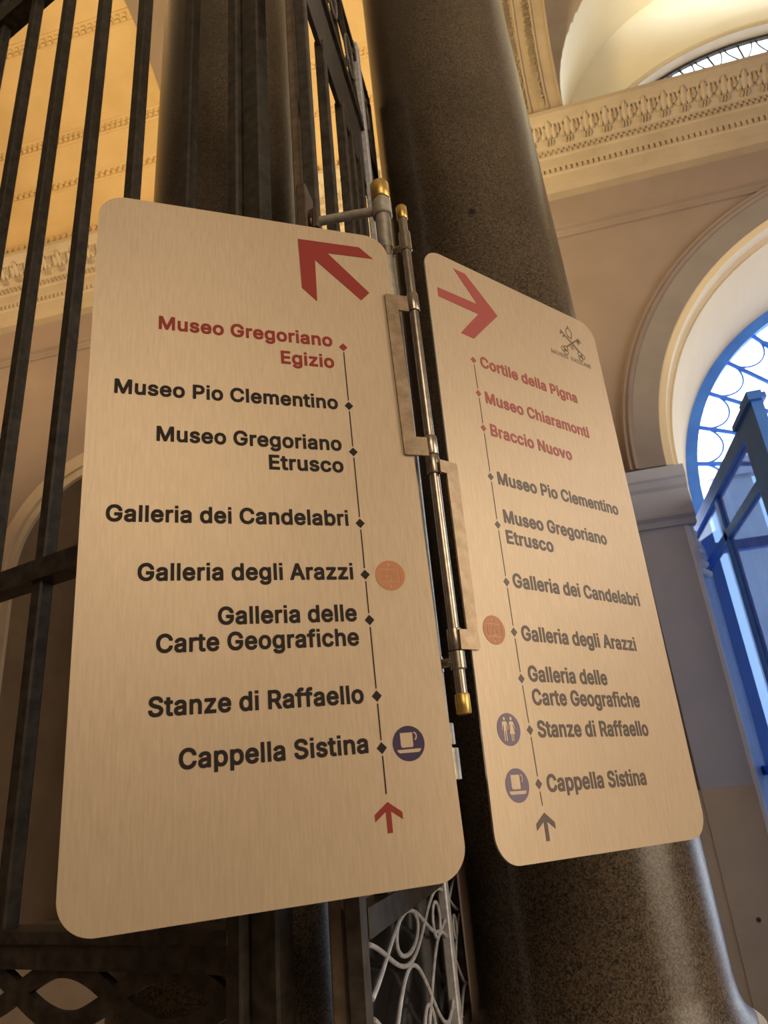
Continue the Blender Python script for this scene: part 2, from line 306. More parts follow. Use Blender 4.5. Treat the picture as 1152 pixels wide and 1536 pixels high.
def tag(o, label=None, cat=None, group=None, kind=None):
    if label: o['label'] = label
    if cat: o['category'] = cat
    if group: o['group'] = group
    if kind: o['kind'] = kind
    return o
def empty(name, loc, label, cat, rot=None, group=None):
    o = bpy.data.objects.new(name, None); COL.objects.link(o); o.empty_display_size = .1
    if rot is None: o.matrix_basis = Matrix.Translation((loc[0], loc[1], loc[2]+E))
    else:
        mm = rot.to_4x4(); mm.translation = (loc[0], loc[1], loc[2]+E); o.matrix_basis = mm
    return tag(o, label, cat, group)
def struct(mb, name, mat): return tag(mb.build(name, mat), kind='structure')
GLYPHS = {
 'A': (502,[[8,-24,-1,-19,-8,-9,-8,11,175,514,183,525,195,532,285,532,295,525,303,514,318,474,481,31,486,14,486,-9,478,-19,468,-25,388,-25,377,-19,365,4,328,109,323,117,160,118,155,116,152,111,111,-9,103,-19,93,-25],[193,224,280,223,285,225,240,358,238,358,235,351,195,234]]),
 'B': (478,[[51,-24,41,-17,35,-4,36,516,43,526,54,532,281,532,311,527,346,512,374,492,396,467,409,446,422,404,423,346,419,329,407,301,379,269,414,234,434,200,439,181,443,164,442,109,439,91,429,64,408,31,392,16,349,-9,316,-20,281,-25],[152,84,261,83,301,93,316,103,327,121,330,141,321,169,301,189,271,202,256,205,152,204],[152,311,239,310,256,313,286,326,299,339,310,366,309,381,299,404,289,414,259,425,236,428,152,426]]),
 'C': (532,[[234,-31,194,-24,172,-16,142,-1,98,32,73,59,56,84,31,137,18,194,15,219,15,289,18,314,26,354,36,384,53,419,85,464,126,499,172,525,207,536,239,541,294,541,317,538,357,527,384,515,424,488,448,464,470,434,487,399,498,362,497,339,490,329,479,323,402,323,391,329,384,339,372,372,363,387,344,406,324,417,289,428,262,431,232,425,202,412,182,398,161,374,144,339,133,302,128,259,130,222,139,184,151,152,173,119,194,101,224,86,262,78,277,78,302,84,342,102,365,124,372,137,384,169,389,178,399,185,482,185,492,178,497,169,498,147,487,109,470,74,450,47,412,11,370,-13,332,-26,297,-32]]),
 'E': (441,[[51,-24,41,-17,35,-4,36,516,43,526,56,532,381,532,391,524,398,511,397,446,391,436,381,428,151,426,152,311,364,309,374,302,380,291,380,224,374,211,361,203,152,201,150,89,151,84,156,82,384,82,394,74,400,64,399,-9,392,-19,379,-25]]),
 'G': (542,[[234,-31,184,-21,142,-1,107,23,80,49,63,72,39,117,23,167,15,217,15,292,24,344,41,397,72,448,109,488,149,515,192,532,234,541,294,541,327,536,362,525,392,510,433,479,464,443,482,412,500,359,499,339,492,329,482,323,399,324,389,332,365,379,345,402,322,417,289,428,257,431,217,420,197,410,170,387,153,362,139,324,130,287,128,249,133,207,144,169,158,139,175,117,194,101,219,89,259,78,279,78,314,86,339,99,360,117,377,144,385,167,384,172,277,173,266,179,259,189,258,262,264,273,277,281,487,280,497,273,503,262,503,167,495,124,480,87,453,47,422,17,387,-6,344,-24,302,-32]]),
 'I': (209,[[37,-20,151,-20,151,532,37,532]]),
 'M': (650,[[51,-24,41,-17,35,-4,35,511,41,524,56,532,159,532,171,524,182,506,306,186,313,169,316,167,438,486,456,524,471,532,574,532,585,526,593,511,593,-4,586,-17,574,-25,499,-25,488,-19,481,-9,479,270,471,256,369,-4,360,-19,346,-25,279,-25,266,-16,258,-4,154,259,149,265,147,-9,140,-19,129,-25]]),
 'N': (545,[[51,-24,41,-17,35,-4,35,511,41,524,54,532,141,532,157,524,356,211,366,195,371,192,373,516,381,526,391,532,469,532,480,526,488,511,488,-4,481,-17,466,-25,379,-25,366,-17,157,314,151,318,149,-9,142,-19,131,-25]]),
 'P': (467,[[51,-24,41,-17,35,-4,36,516,43,526,54,532,276,532,306,527,344,512,379,487,391,475,414,441,429,401,433,381,432,311,427,286,417,259,391,220,376,205,349,186,324,173,296,165,259,160,152,159,149,-9,142,-19,131,-25],[152,269,241,268,276,276,296,288,309,306,320,346,312,384,300,404,281,417,254,425,234,428,152,426]]),
 'R': (471,[[51,-24,41,-17,35,-4,36,516,43,526,54,532,279,532,309,527,351,509,380,489,395,474,409,454,427,416,435,371,432,311,422,274,395,231,379,215,355,199,353,194,449,16,452,9,452,-9,445,-19,434,-25,344,-24,334,-17,326,-6,231,169,224,173,156,173,152,171,150,166,149,-9,142,-19,131,-25],[152,281,244,280,286,291,300,299,312,316,320,346,317,374,306,400,286,416,256,425,236,428,152,426]]),
 'S': (469,[[187,-33,157,-29,121,-18,82,4,53,30,34,57,19,92,13,120,13,142,19,152,32,161,114,160,124,153,130,145,134,122,141,107,152,96,189,79,224,74,259,79,297,96,310,110,318,127,320,140,315,157,299,173,272,185,172,214,124,232,74,264,54,285,44,300,31,327,26,365,28,407,41,445,68,482,89,500,117,518,154,533,179,538,204,541,274,538,314,528,344,513,372,494,391,475,412,442,423,415,426,400,426,375,420,362,407,354,329,354,316,365,312,372,303,400,289,414,267,425,229,434,192,428,172,421,157,411,151,405,141,382,141,372,144,362,159,344,182,332,324,288,349,275,382,254,404,231,425,197,433,165,433,112,425,80,403,40,374,11,354,-3,319,-21,277,-31,257,-34]]),
 'T': (471,[[183,-24,173,-17,167,-4,167,424,161,428,23,428,13,436,7,446,8,516,15,526,28,532,426,532,436,524,442,514,442,446,434,434,423,428,288,428,282,424,282,-6,276,-17,263,-25]]),
 'U': (539,[[224,-32,194,-28,166,-20,144,-10,116,8,76,45,53,81,46,98,35,146,36,518,43,528,56,534,131,534,142,528,149,518,150,171,153,153,166,123,186,100,221,83,249,77,266,77,304,85,334,102,352,123,365,158,368,176,368,518,376,528,386,534,466,533,476,526,483,513,483,151,477,118,469,93,457,68,436,39,412,16,369,-12,344,-22,311,-31,289,-33]]),
 'V': (502,[[195,-24,182,-14,170,14,-5,489,-8,499,-8,516,-1,526,10,532,93,532,106,524,111,516,240,151,246,159,370,516,377,526,388,532,470,532,478,526,486,516,486,491,304,-6,296,-19,285,-25]]),
 'a': (411,[[129,-33,97,-25,67,-10,42,9,24,33,11,58,6,83,6,133,14,163,28,185,47,204,72,221,117,236,242,255,250,260,245,280,234,294,222,301,197,306,179,304,146,290,133,278,120,258,109,250,89,249,37,265,24,272,16,285,16,303,29,328,48,353,67,371,109,396,132,403,164,409,224,409,264,401,292,388,322,366,345,335,358,303,360,288,360,-10,352,-20,342,-26,269,-26,249,-12,234,-20,204,-31,187,-34],[155,73,182,71,197,75,229,92,245,115,250,135,249,150,242,151,172,141,129,126,122,118,119,110,118,100,121,93,129,82]]),
 'b': (446,[[199,-32,176,-27,139,-8,130,-19,119,-26,46,-26,36,-19,28,-7,28,513,34,526,46,534,119,534,130,528,137,518,139,386,141,385,169,401,199,409,256,409,299,399,335,378,362,353,387,318,399,293,407,271,415,223,415,156,412,133,404,98,397,78,372,36,349,9,314,-15,299,-22,256,-33],[213,73,224,72,246,78,262,86,277,101,292,128,302,173,300,221,294,243,282,271,271,284,259,294,226,304,214,304,191,299,165,281,151,256,143,233,138,201,138,178,143,148,151,123,161,103,179,85,194,78]]),
 'c': (418,[[175,-32,128,-20,90,3,62,28,37,63,25,88,12,136,9,156,9,218,12,241,25,288,37,313,62,348,92,376,128,396,163,407,180,409,238,409,288,396,315,381,337,366,353,349,374,318,386,291,386,268,379,258,365,250,313,237,295,237,282,246,264,281,243,296,215,304,203,304,185,301,168,294,155,284,142,268,135,253,124,216,122,176,125,156,135,123,149,98,168,83,200,72,215,72,243,80,258,89,271,106,280,126,288,136,298,142,318,142,370,128,379,123,387,111,387,88,371,53,352,26,338,12,303,-12,288,-20,253,-31,233,-33]]),
 'd': (446,[[165,-32,140,-27,120,-20,87,1,57,31,30,73,17,108,9,156,9,223,14,256,22,286,42,326,65,357,87,376,110,391,133,401,168,409,225,409,250,404,283,385,285,386,288,519,295,528,305,534,380,533,390,526,397,513,396,-9,389,-19,378,-26,305,-26,295,-19,285,-8,257,-24,238,-31,220,-33],[197,73,208,72,230,78,246,86,262,101,278,136,287,176,284,221,276,251,266,271,257,283,243,294,210,304,183,301,165,294,152,283,135,256,125,223,122,203,124,158,135,123,142,108,163,85,178,78]]),
 'e': (426,[[180,-32,150,-27,113,-12,78,12,50,43,30,76,14,123,9,156,9,221,15,256,27,293,50,334,83,369,120,393,148,404,175,409,233,409,270,401,303,386,337,361,352,346,368,321,381,296,392,261,397,221,396,161,389,151,378,144,130,144,127,138,130,127,140,108,152,93,173,80,203,72,223,72,255,83,268,92,285,121,300,129,323,129,373,116,383,109,388,101,389,78,378,53,359,26,343,9,310,-12,273,-27,243,-33],[131,248,270,247,276,251,266,273,245,294,215,304,198,304,175,299,158,289,140,271,131,253]]),
 'f': (276,[[73,-24,63,-17,56,-4,56,299,50,302,0,303,-12,311,-18,321,-18,389,-10,399,0,405,55,407,57,461,65,486,78,507,93,522,120,542,163,555,215,555,243,549,258,541,266,529,266,506,253,461,246,451,235,445,190,447,178,444,172,439,167,419,167,409,170,405,235,405,248,397,254,386,254,324,248,311,238,303,173,302,167,299,166,-9,158,-19,148,-25]]),
 'g': (447,[[170,-175,140,-170,110,-160,70,-135,47,-112,27,-82,27,-62,32,-52,45,-41,88,-17,108,-16,122,-24,143,-50,167,-64,205,-73,225,-70,245,-65,272,-49,283,-24,286,1,280,1,248,-15,220,-20,173,-21,153,-18,125,-10,100,3,62,33,35,71,25,90,12,138,9,161,9,226,14,258,22,286,35,313,48,334,84,373,108,389,143,404,168,409,223,409,250,404,285,385,288,385,297,398,308,404,380,404,390,396,397,383,397,-42,386,-82,370,-108,350,-130,323,-150,298,-162,270,-170,240,-175],[194,86,213,85,225,88,243,94,257,103,266,113,276,133,287,176,287,211,281,238,268,268,248,291,233,299,210,304,198,304,170,296,153,283,142,271,135,256,122,206,124,163,132,136,142,116,160,98,175,90]]),
 'h': (432,[[44,-24,34,-17,28,-4,28,514,36,526,46,532,119,532,131,524,137,514,139,388,179,404,206,410,249,410,279,404,304,394,326,380,350,356,367,329,377,301,383,264,382,-6,375,-19,361,-25,289,-25,278,-19,271,-9,270,246,261,276,246,292,221,302,201,302,174,294,158,281,146,261,140,241,138,216,137,-9,130,-19,119,-25]]),
 'i': (189,[[29,-24,139,-24,139,405,29,405],[29,455,139,455,139,546,29,546]]),
 'l': (189,[[29,-20,139,-20,139,534,29,534]]),
 'm': (632,[[44,-24,34,-17,28,-4,28,384,36,399,46,405,119,405,130,399,139,389,169,404,189,410,249,410,269,404,284,397,321,366,359,394,389,407,406,410,469,410,496,402,516,392,545,369,572,326,577,309,582,276,583,-4,575,-19,564,-25,489,-25,478,-19,471,-9,470,261,464,281,459,290,436,302,421,305,401,302,381,292,368,276,360,249,359,-9,352,-19,341,-25,269,-25,258,-19,250,-4,250,251,247,269,242,284,232,294,216,302,199,305,176,299,164,292,151,279,140,251,138,229,137,-9,130,-19,119,-25]]),
 'n': (432,[[44,-24,34,-17,28,-4,29,389,36,399,46,405,116,405,129,399,141,387,164,399,209,410,266,407,294,399,309,392,326,380,349,356,369,324,380,286,383,264,381,-9,375,-19,364,-25,291,-25,278,-19,271,-9,270,246,261,276,246,292,221,302,201,302,174,294,158,281,146,261,140,241,138,216,137,-9,130,-19,119,-25]]),
 'o': (437,[[175,-32,128,-20,90,3,62,28,37,63,25,88,12,136,9,156,9,218,12,241,25,288,37,313,62,348,92,376,128,396,163,407,180,409,238,409,288,396,325,374,352,351,378,313,396,273,404,236,407,211,404,138,393,96,378,63,352,26,326,3,288,-20,253,-31,233,-33],[197,73,215,72,228,75,248,83,263,94,273,108,283,131,294,176,292,216,276,263,264,281,248,294,215,304,200,304,178,299,152,281,135,253,127,231,122,201,124,158,135,123,142,108,154,93,168,83]]),
 'p': (446,[[44,-167,34,-160,28,-146,28,389,36,399,46,405,116,405,130,399,139,385,141,385,169,402,206,410,254,410,304,397,337,376,360,356,387,319,404,279,415,226,415,154,409,119,397,79,387,59,361,22,335,-1,299,-22,261,-33,199,-33,169,-24,139,-8,137,-151,130,-161,119,-168],[210,74,226,72,254,81,277,101,292,129,302,174,300,221,289,256,282,271,261,292,246,299,224,305,204,302,189,297,176,290,160,274,151,256,143,234,138,201,138,179,143,149,151,124,161,104,186,81]]),
 'r': (281,[[44,-24,34,-17,28,-4,28,389,36,399,46,405,119,405,139,391,166,404,191,410,251,409,261,402,267,391,267,316,262,306,249,298,201,300,179,294,164,287,155,279,143,259,138,226,137,-9,130,-19,119,-25]]),
 's': (387,[[149,-32,119,-27,92,-17,52,9,34,30,21,51,11,83,12,104,19,113,34,121,84,132,99,132,113,123,126,96,139,83,169,72,194,72,217,78,229,84,240,96,240,111,224,124,107,155,64,179,46,198,34,216,24,241,23,303,29,321,48,353,71,376,107,396,127,404,157,409,217,409,234,407,262,399,282,389,302,374,318,358,332,338,347,306,348,283,342,273,324,263,277,252,262,252,249,260,234,286,222,299,197,307,182,307,152,298,142,292,136,283,136,271,141,263,157,255,244,234,274,224,294,214,322,194,342,168,352,146,356,131,355,81,347,52,329,25,312,7,287,-10,267,-20,229,-31,209,-33]]),
 't': (249,[[140,-28,115,-23,82,-5,63,14,47,40,39,80,39,297,35,301,-2,302,-12,309,-18,320,-18,387,-10,397,-2,403,38,405,39,477,45,488,58,496,136,495,145,488,151,477,153,405,210,403,223,395,229,385,229,320,223,309,210,301,158,301,152,297,151,95,155,82,163,77,208,78,220,70,228,57,231,47,239,10,239,-5,231,-18,213,-26,195,-29]]),
 'u': (432,[[154,-29,121,-22,96,-9,76,5,48,41,33,76,28,111,28,389,36,399,49,405,119,405,130,399,137,389,138,154,140,131,146,111,159,90,176,81,201,75,231,83,245,91,259,109,270,141,271,389,278,399,289,405,366,404,376,397,383,384,382,-9,375,-19,364,-25,291,-25,281,-19,269,-7,241,-22,209,-30]]),
 'v': (411,[[154,-24,144,-17,136,-6,-7,366,-7,389,0,399,11,405,91,405,104,397,112,384,194,158,196,159,202,171,276,379,286,397,299,405,381,404,389,399,397,389,397,369,252,-9,244,-19,234,-25]]),
 'z': (402,[[33,-24,23,-17,17,-6,17,56,200,294,195,297,38,298,28,306,22,316,22,386,27,396,43,405,335,405,348,399,357,386,356,319,180,86,180,83,185,83,348,82,358,74,364,64,364,-6,358,-16,343,-25]]),
}
SPACE = 197

# ================================================================== THE SETTING
# floor, outer ground
struct(MB().box((-10, -5, -1.7), (9, 7, -1.6)), 'floor', M_FLOOR)
struct(MB().box((-30, 7.0, -1.75), (40, 45, -1.65)), 'ground', plaster('pale_paving', (.55, .56, .58), (.65, .66, .68)))
# far wall with the niche arch and the door arch, lunette above on the right
DX, DZ, DR = 3.95, 2.6, 2.6
NX, NZ, NR = -4.06, 2.54, 1.146
outer = [(-10, -1.6), (9, -1.6), (9, 6.0), (-10, 6.0)]
door_hole = [(DX-DR, -1.59)] + arc(DX, DZ, DR, 180, 0, 48) + [(DX+DR, -1.59)]
niche_hole = [(NX-NR, -.72)] + arc(NX, NZ, NR, 180, 0, 36) + [(NX+NR, -.72)]
struct(plate_xz([outer, door_hole, niche_hole], 6.0, 7.0), 'wall_far', M_WALL)
struct(MB().box((NX-2.2, 7.35, -1.6), (NX+2.2, 7.5, 6)).box((NX-NR-.02, 7.0, -.9), (NX+NR+.02, 7.4, -.72)), 'wall_niche', M_BROWN)
struct(MB().arch(NX, NZ, [(NR-.005, 6.03), (NR-.005, 7.36), (NR+.05, 7.36), (NR+.05, 6.03)], 0, 180, 40)
       .box((NX-NR-.05, 6.03, -.72), (NX-NR+.005, 7.36, NZ)).box((NX+NR-.005, 6.03, -.72), (NX+NR+.05, 7.36, NZ)), 'trim_7', M_BROWN)
# moulded surround of the niche
b = MB()
for r0, r1, y in ((NR-.02, NR+.07, 5.975), (NR+.07, NR+.20, 5.95), (NR+.20, NR+.25, 5.985)):
    b.arch(NX, NZ, [(r0, 6.02), (r0, y), (r1, y), (r1, 6.02)], 0, 180, 48)
    b.box((NX-r1, y, -.72), (NX-r0, 6.02, NZ)).box((NX+r0, y, -.72), (NX+r1, 6.02, NZ))
struct(b, 'trim_1', M_TRAV)
# splayed cream reveal of the door arch (with its groove), grey stone legs below the springing
rev = [(2.64, 6.0), (2.61, 5.965), (2.545, 5.975), (2.525, 6.10), (2.495, 6.13), (2.475, 6.12), (2.23, 7.0), (2.62, 7.0)]
struct(MB().arch(DX, DZ-.05, rev, 0, 180, 72), 'trim_2', M_REVEAL)
b = MB()
for s in (-1, 1):
    prof = [(DX+s*r, y) for r, y in ((2.62, 6.0), (2.60, 5.99), (2.56, 6.02), (2.23, 7.0), (2.62, 7.0))]
    vs = [(x, y, z) for z in (-1.6, 2.03) for x, y in prof]
    b.add(vs, [(0,1,2,3,4), (9,8,7,6,5)] + [(i, (i+1) % 5, 5+(i+1) % 5, 5+i) for i in range(5)])
struct(b, 'trim_3', M_GREY)
# archivolt band round the door arch
b = MB().arch(DX, DZ-.05, [(2.61, 6.02), (2.61, 5.955), (2.84, 5.955), (2.84, 6.02)], 0, 180, 72)
struct(b, 'trim_4', M_ARCH)
b = MB().arch(DX, DZ-.05, [(2.84, 6.02), (2.84, 5.945), (2.87, 5.925), (2.885, 5.95), (2.915, 5.935), (2.935, 5.98), (2.935, 6.02)], 0, 180, 72)
struct(b, 'trim_5', M_WALL)
# jamb pilasters with imposts
for k, s in enumerate((-1, 1)):
    x0, x1 = sorted((DX+s*2.60, DX+s*2.97))
    struct(MB().box((x0, 5.95, -.055), (x1, 6.02, 2.03)), f'wall_jamb_{k+1}', M_GREY)
    xe = DX+s*2.585
    struct(MB().lathe([(.045, -1.6), (.045, 1.98)], (xe+s*.012, 6.0, 0), 24), f'added_daylit_bead_{k+1}', M_WHITE)  # white bead added for daylight on the grey jamb's edge
    struct(MB().box((x0, 5.945, -1.6), (x1, 6.02, -.056)), f'baseboard_{k+1}', M_BEIGEM)
    x0, x1 = sorted((DX+s*2.50, DX+s*3.02))
    b = MB()
    pr = [(6.03, 1.98), (5.93, 1.98), (5.925, 2.03), (5.90, 2.06), (5.90, 2.09), (5.92, 2.10), (5.92, 2.30), (5.90, 2.33), (5.885, 2.38), (5.87, 2.40), (5.87, 2.50), (6.03, 2.50)]
    b.extrude_x(pr, x0, x1)
    struct(b, f'trim_impost_{k+1}', M_GREY)
# lower dado of beige marble along the far wall
struct(MB().box((DX-2.98-1.6, 5.96, -1.6), (DX-2.965, 6.02, -.06)), 'baseboard_3', plaster('beige_marble_dado', (.45, .40, .35), (.55, .49, .43), 2.5, .4))
struct(MB().box((-9.9, 5.93, -1.6), (-1.9, 6.02, -.735)), 'baseboard_4', M_TRAV)
b = MB()
for k in range(5):
    z1 = 1.97-.075*k; b.tube([(1.35+.02*k, 6.06+.03*k, z1-.03), (1.44+.02*k, 6.10+.05*k, z1-.05)], .045-.003*k, 12)
b.extrude_x([(6.02, 2.0), (6.0, 1.98), (6.03, 1.75), (6.10, 1.62), (6.25, 1.60), (6.4, 2.0)], 1.36, 1.43)
struct(b, 'trim_14', M_WHITE)
# architrave string moulding, entablature with carved bands
def R(y, ratio): return (y, ratio*y)
prof = [(6.02, 5.41), (5.96, 5.40), (5.925, 5.375), (5.92, 5.345), (5.955, 5.335), (5.955, 5.31), (5.975, 5.30), (5.975, 5.275), (6.02, 5.27)]
struct(MB().extrude_x(prof, -9.9, 8.9), 'trim_6', M_WALL)
prof = [(6.05, 5.80), (5.90, 5.80), (5.90, 5.898), (5.885, 5.90), (5.885, 6.02), (5.865, 6.03), (5.865, 6.09), (5.845, 6.10),
        (5.845, 6.22), (5.825, 6.23), (5.825, 6.315), (5.80, 6.325), (5.79, 6.345), (5.755, 6.36), (5.72, 6.44), (5.64, 6.52), (5.60, 6.535), (5.56, 6.545), (5.56, 6.60), (6.05, 6.62)]
b = MB().extrude_x(prof, -9.9, 8.9)
x = -6.6; k = 0
while x < 4.6:      # carved leaves on the cyma, eyes below, the two bead-and-dentil bands
    # a leaf of three lobes leaning out along the cyma
    for dx, wd, hh in ((-.055, .030, .10), (0, .034, .135), (.055, .030, .10)):
        vs = []
        for t, ww in ((0, .6), (.45, 1.0), (.8, .75), (1, .15)):
            y = 5.742-.105*t*(hh/.135)-.012; z = 6.375+hh*1.05*t
            vs += [(x+dx-wd*ww, y, z), (x+dx, y-.018, z), (x+dx+wd*ww, y, z), (x+dx, y+.04, z+.01)]
        fs = [(i*4+j, i*4+(j+1) % 4, (i+1)*4+(j+1) % 4, (i+1)*4+j) for i in range(3) for j in range(4)] + [(3,2,1,0), (12,13,14,15)]
        b.add(vs, fs)
    b.box((x+.082, 5.655, 6.40), (x+.106, 5.70, 6.50))
    for dx in (-.03, .0, .03): b.box((x+dx-.009, 5.735, 6.335), (x+dx+.009, 5.80, 6.368))
    x += .195
x = -6.6; k = 0
while x < 4.6:
    b.box((x, 5.806, 6.238), (x+.028, 5.83, 6.268)).box((x+.028, 5.806, 6.275), (x+.056, 5.83, 6.303))
    b.box((x+.004, 5.842, 6.036), (x+.04, 5.87, 6.082))
    x += .056
struct(b, 'trim_8', M_TRAV)
# barrel vault over the hall, with carved ribs, broken by transverse arches
VC, VR, VZ = 4.15, 1.85, 7.05
def vpt(r, t): return (VC+r*math.cos(math.radians(t)), VZ+r*math.sin(math.radians(t)))
def vault(x0, x1, r0, r1, t1=150, n=40):
    return MB().extrude_x([vpt(r0, t1*i/n) for i in range(n+1)] + [vpt(r1, t1*i/n) for i in range(n, -1, -1)], x0, x1, False)
struct(vault(-9.9, -3.36, VR, VR+.25), 'ceiling_vault_left', M_PLASTER)
struct(vault(-3.36, -2.55, VR-.13, VR+.25), 'ceiling_arch_left', M_WALL)
struct(vault(-2.55, .74, VR, VR+.25), 'ceiling_vault_middle', M_PLASTER)
struct(MB().box((-9.9, 5.99, 6.0), (.80, 6.3, 7.06)), 'wall_attic_left', M_PLASTER)
b = MB()
for t, dep, cell in ((25, .045, .085), (41.5, .04, .075), (73, .04, .09)):
    for x0, x1 in ((-8.2, -3.37), (-2.54, .73)):
        for dt, hh, dd in ((-1.6, .5, .02), (2.0, .5, .02)):
            pr = [vpt(VR+.02, t+dt-hh), vpt(VR-dd, t+dt-hh), vpt(VR-dd, t+dt+hh), vpt(VR+.02, t+dt+hh)]
            b.extrude_x(pr, x0, x1)
        x = x0
        while x < x1-cell:
            pr = [vpt(VR+.01, t-.9), vpt(VR-dep, t-.9), vpt(VR-dep, t+.2), vpt(VR+.01, t+.2)]
            b.extrude_x(pr, x, x+cell*.55)
            pr = [vpt(VR+.01, t+.5), vpt(VR-dep*.7, t+.5), vpt(VR-dep*.7, t+1.4), vpt(VR+.01, t+1.4)]
            b.extrude_x(pr, x+cell*.3, x+cell*.75)
            x += cell
struct(b, 'trim_9', M_PLASTER)
# egg moulding along the top of the cornice in the left bay
b = MB().extrude_x([(6.0, 6.78), (5.90, 6.80), (5.86, 6.84), (5.84, 6.84), (5.84, 6.89), (6.0, 6.90)], -9.9, .73)
x = -7.5
while x < .6:
    b.box((x, 5.82, 6.90), (x+.045, 5.99, 6.985)); x += .085
struct(b, 'trim_10', M_PLASTER)
# right bay: transverse arch with two carved bands, lunette wall, cream cove and the segmental window arch
struct(vault(.74, 1.27, VR-.06, VR+.25), 'ceiling_arch_right', M_TRAV)
b = MB(); random.seed(3)
for xx in (.80, 1.0):
    for t in range(2, 100, 1):
        for q in range(2):
            tt = t + q*.5
            pr = [vpt(VR-.05, tt), vpt(VR-.09-random.uniform(0, .02), tt+.08), vpt(VR-.09, tt+.28), vpt(VR-.05, tt+.38)]
            x0 = xx + random.uniform(0, .03)
            b.extrude_x(pr, x0, x0+.055)
for xx in (.75, .90, 1.09, 1.24):
    b.extrude_x([vpt(VR-.05, 100*i/40) for i in range(41)] + [vpt(VR-.085, 100*i/40) for i in range(40, -1, -1)], xx, xx+.022)
struct(b, 'trim_11', M_TRAV)
LX, LZ, LR = 4.3, 7.05, 3.02
struct(plate_xz([[(.78, 6.6), (9, 6.6), (9, 10.6), (.78, 10.6)], [(LX-LR, 6.62)] + arc(LX, LZ, LR, 180, 0, 48) + [(LX+LR, 6.62)]], 6.0, 6.25), 'wall_lunette', M_TRAV)
struct(MB().arch(LX, LZ, [(LR, 6.0), (LR+.2, 6.2), (LR+.2, 7.1), (LR-.04, 7.1)], 0, 180, 64)
       .box((LX-LR-.2, 6.25, 6.5), (LX-LR, 7.1, LZ)).box((LX+LR, 6.25, 6.5), (LX+LR+.2, 7.1, LZ)).box((.9, 6.0, 6.3), (8.9, 7.4, 6.6)), 'ceiling_cove', M_CREAM)
WX, WZ, WR = 3.94, 5.86, 2.80
seg = [(p[0], p[1]) for p in arc(WX, WZ, WR, 164, 16, 48)]
struct(plate_xz([rrect(.9, 6.6, 8.9, 10.4, .01, 1), seg], 6.95, 7.03), 'wall_lunette_back', M_CREAM)
b = MB()
for r0, r1, y in ((WR-.01, WR+.06, 6.91), (WR+.06, WR+.22, 6.88), (WR+.22, WR+.30, 6.90), (WR+.30, WR+.34, 6.93)):
    b.arch(WX, WZ, [(r0, 6.96), (r0, y), (r1, y), (r1, 6.96)], 14, 166, 56)
struct(b, 'trim_12', M_CREAM)
struct(MB().arch(WX, WZ, [(WR-.012, 6.885), (WR-.012, 7.04), (WR-.002, 7.04), (WR-.002, 6.885)], 16, 164, 56), 'trim_13', M_TRAV)
# lunette window: iron bars with leafy tips
w2 = tag(MB().arch(WX, WZ, [(WR+.02, 7.03), (WR-.05, 7.03), (WR-.05, 7.08), (WR+.02, 7.08)], 16, 164, 48).build('window_2', M_IRON), kind='structure')
for a in range(22, 160, 8):
    c, s = math.cos(math.radians(a)), math.sin(math.radians(a))
    b = MB().tube([(WX+c*(WR-.02), 7.06, WZ+s*(WR-.02)), (WX+c*(WR-1.3), 7.06, WZ+s*(WR-1.3))], .013, 8)
    for sg in (-1, 1):
        pts = []
        for i in range(13):
            t = i/12; ang = math.radians(a + sg*3.4*math.sin(t*PI*.55)); rr = WR-.36+.34*t
            pts.append((WX+math.cos(ang)*rr, 7.06, WZ+math.sin(ang)*rr))
        b.tube(pts, .010, 6)
    b.build('window_bar', M_IRON, w2)
# the rest of the shell: middle wall carried by the columns, side and back walls, ceilings
struct(MB().box((-10, 1.62, 4.74), (9, 2.30, 9.2)), 'wall_middle', M_WALL)
struct(MB().box((-10.2, -5, -1.6), (-10, 7, 9.2)), 'wall_left', M_WALL)
struct(MB().box((9, -5, -1.6), (9.2, 7.4, 10.6)), 'wall_right', M_WALL)
struct(MB().box((-10, -5.2, -1.6), (9, -5, 7)), 'wall_back', M_WALL)
struct(MB().box((-10, -5, 6.8), (9, 1.62, 7.0)), 'ceiling', M_CREAM)
struct(MB().box((-10, 2.3, 9.2), (9, 6.3, 9.4)).box((.9, 6.0, 10.4), (9, 7.5, 10.6)), 'ceiling_hall', M_CREAM)

# ------------------------------------------------------------------ fanlight over the door (window_1)
FY = 7.02; FR = 2.25
w1 = tag(MB().arch(DX, DZ-.05, [(FR+.02, FY-.03), (FR-.13, FY-.03), (FR-.13, FY+.07), (FR+.02, FY+.07)], 0, 180, 64)
         .box((DX-FR-.02, FY-.03, -1.6), (DX-FR+.12, FY+.07, DZ-.05)).box((DX+FR-.12, FY-.03, -1.6), (DX+FR+.02, FY+.07, DZ-.05))
         .build('window_1', M_DOOR), kind='structure')
FRI = FR-.13
for k in range(1, 16):
    a = 11.25*k; c, s = math.cos(math.radians(a)), math.sin(math.radians(a))
    MB().tube([(DX+c*FRI*1.01, FY+.02, DZ-.05+s*FRI*1.01), (DX+c*.55, FY+.02, DZ-.05+s*.55)], .024, 8).build('glazing_bar', M_DOOR, w1)
for k in range(16):
    a = math.radians(11.25*(k+.5)); c0 = Vector((DX+math.cos(a)*FRI*.99, FY+.02, DZ-.05+math.sin(a)*FRI*.99))
    rad = Vector((math.cos(a), 0, math.sin(a))); tan = Vector((-math.sin(a), 0, math.cos(a))); rr = FRI*math.radians(11.25)/2*.97
    MB().tube([c0 + tan*rr*math.cos(PI*i/16) - rad*rr*1.12*math.sin(PI*i/16) for i in range(17)], .011, 6).build('ring', M_DOOR, w1)
MB().tube([(DX+.56*math.cos(PI*i/24), FY+.02, DZ-.05+.56*math.sin(PI*i/24)) for i in range(25)], .025, 8).build('hub_ring', M_DOOR, w1)
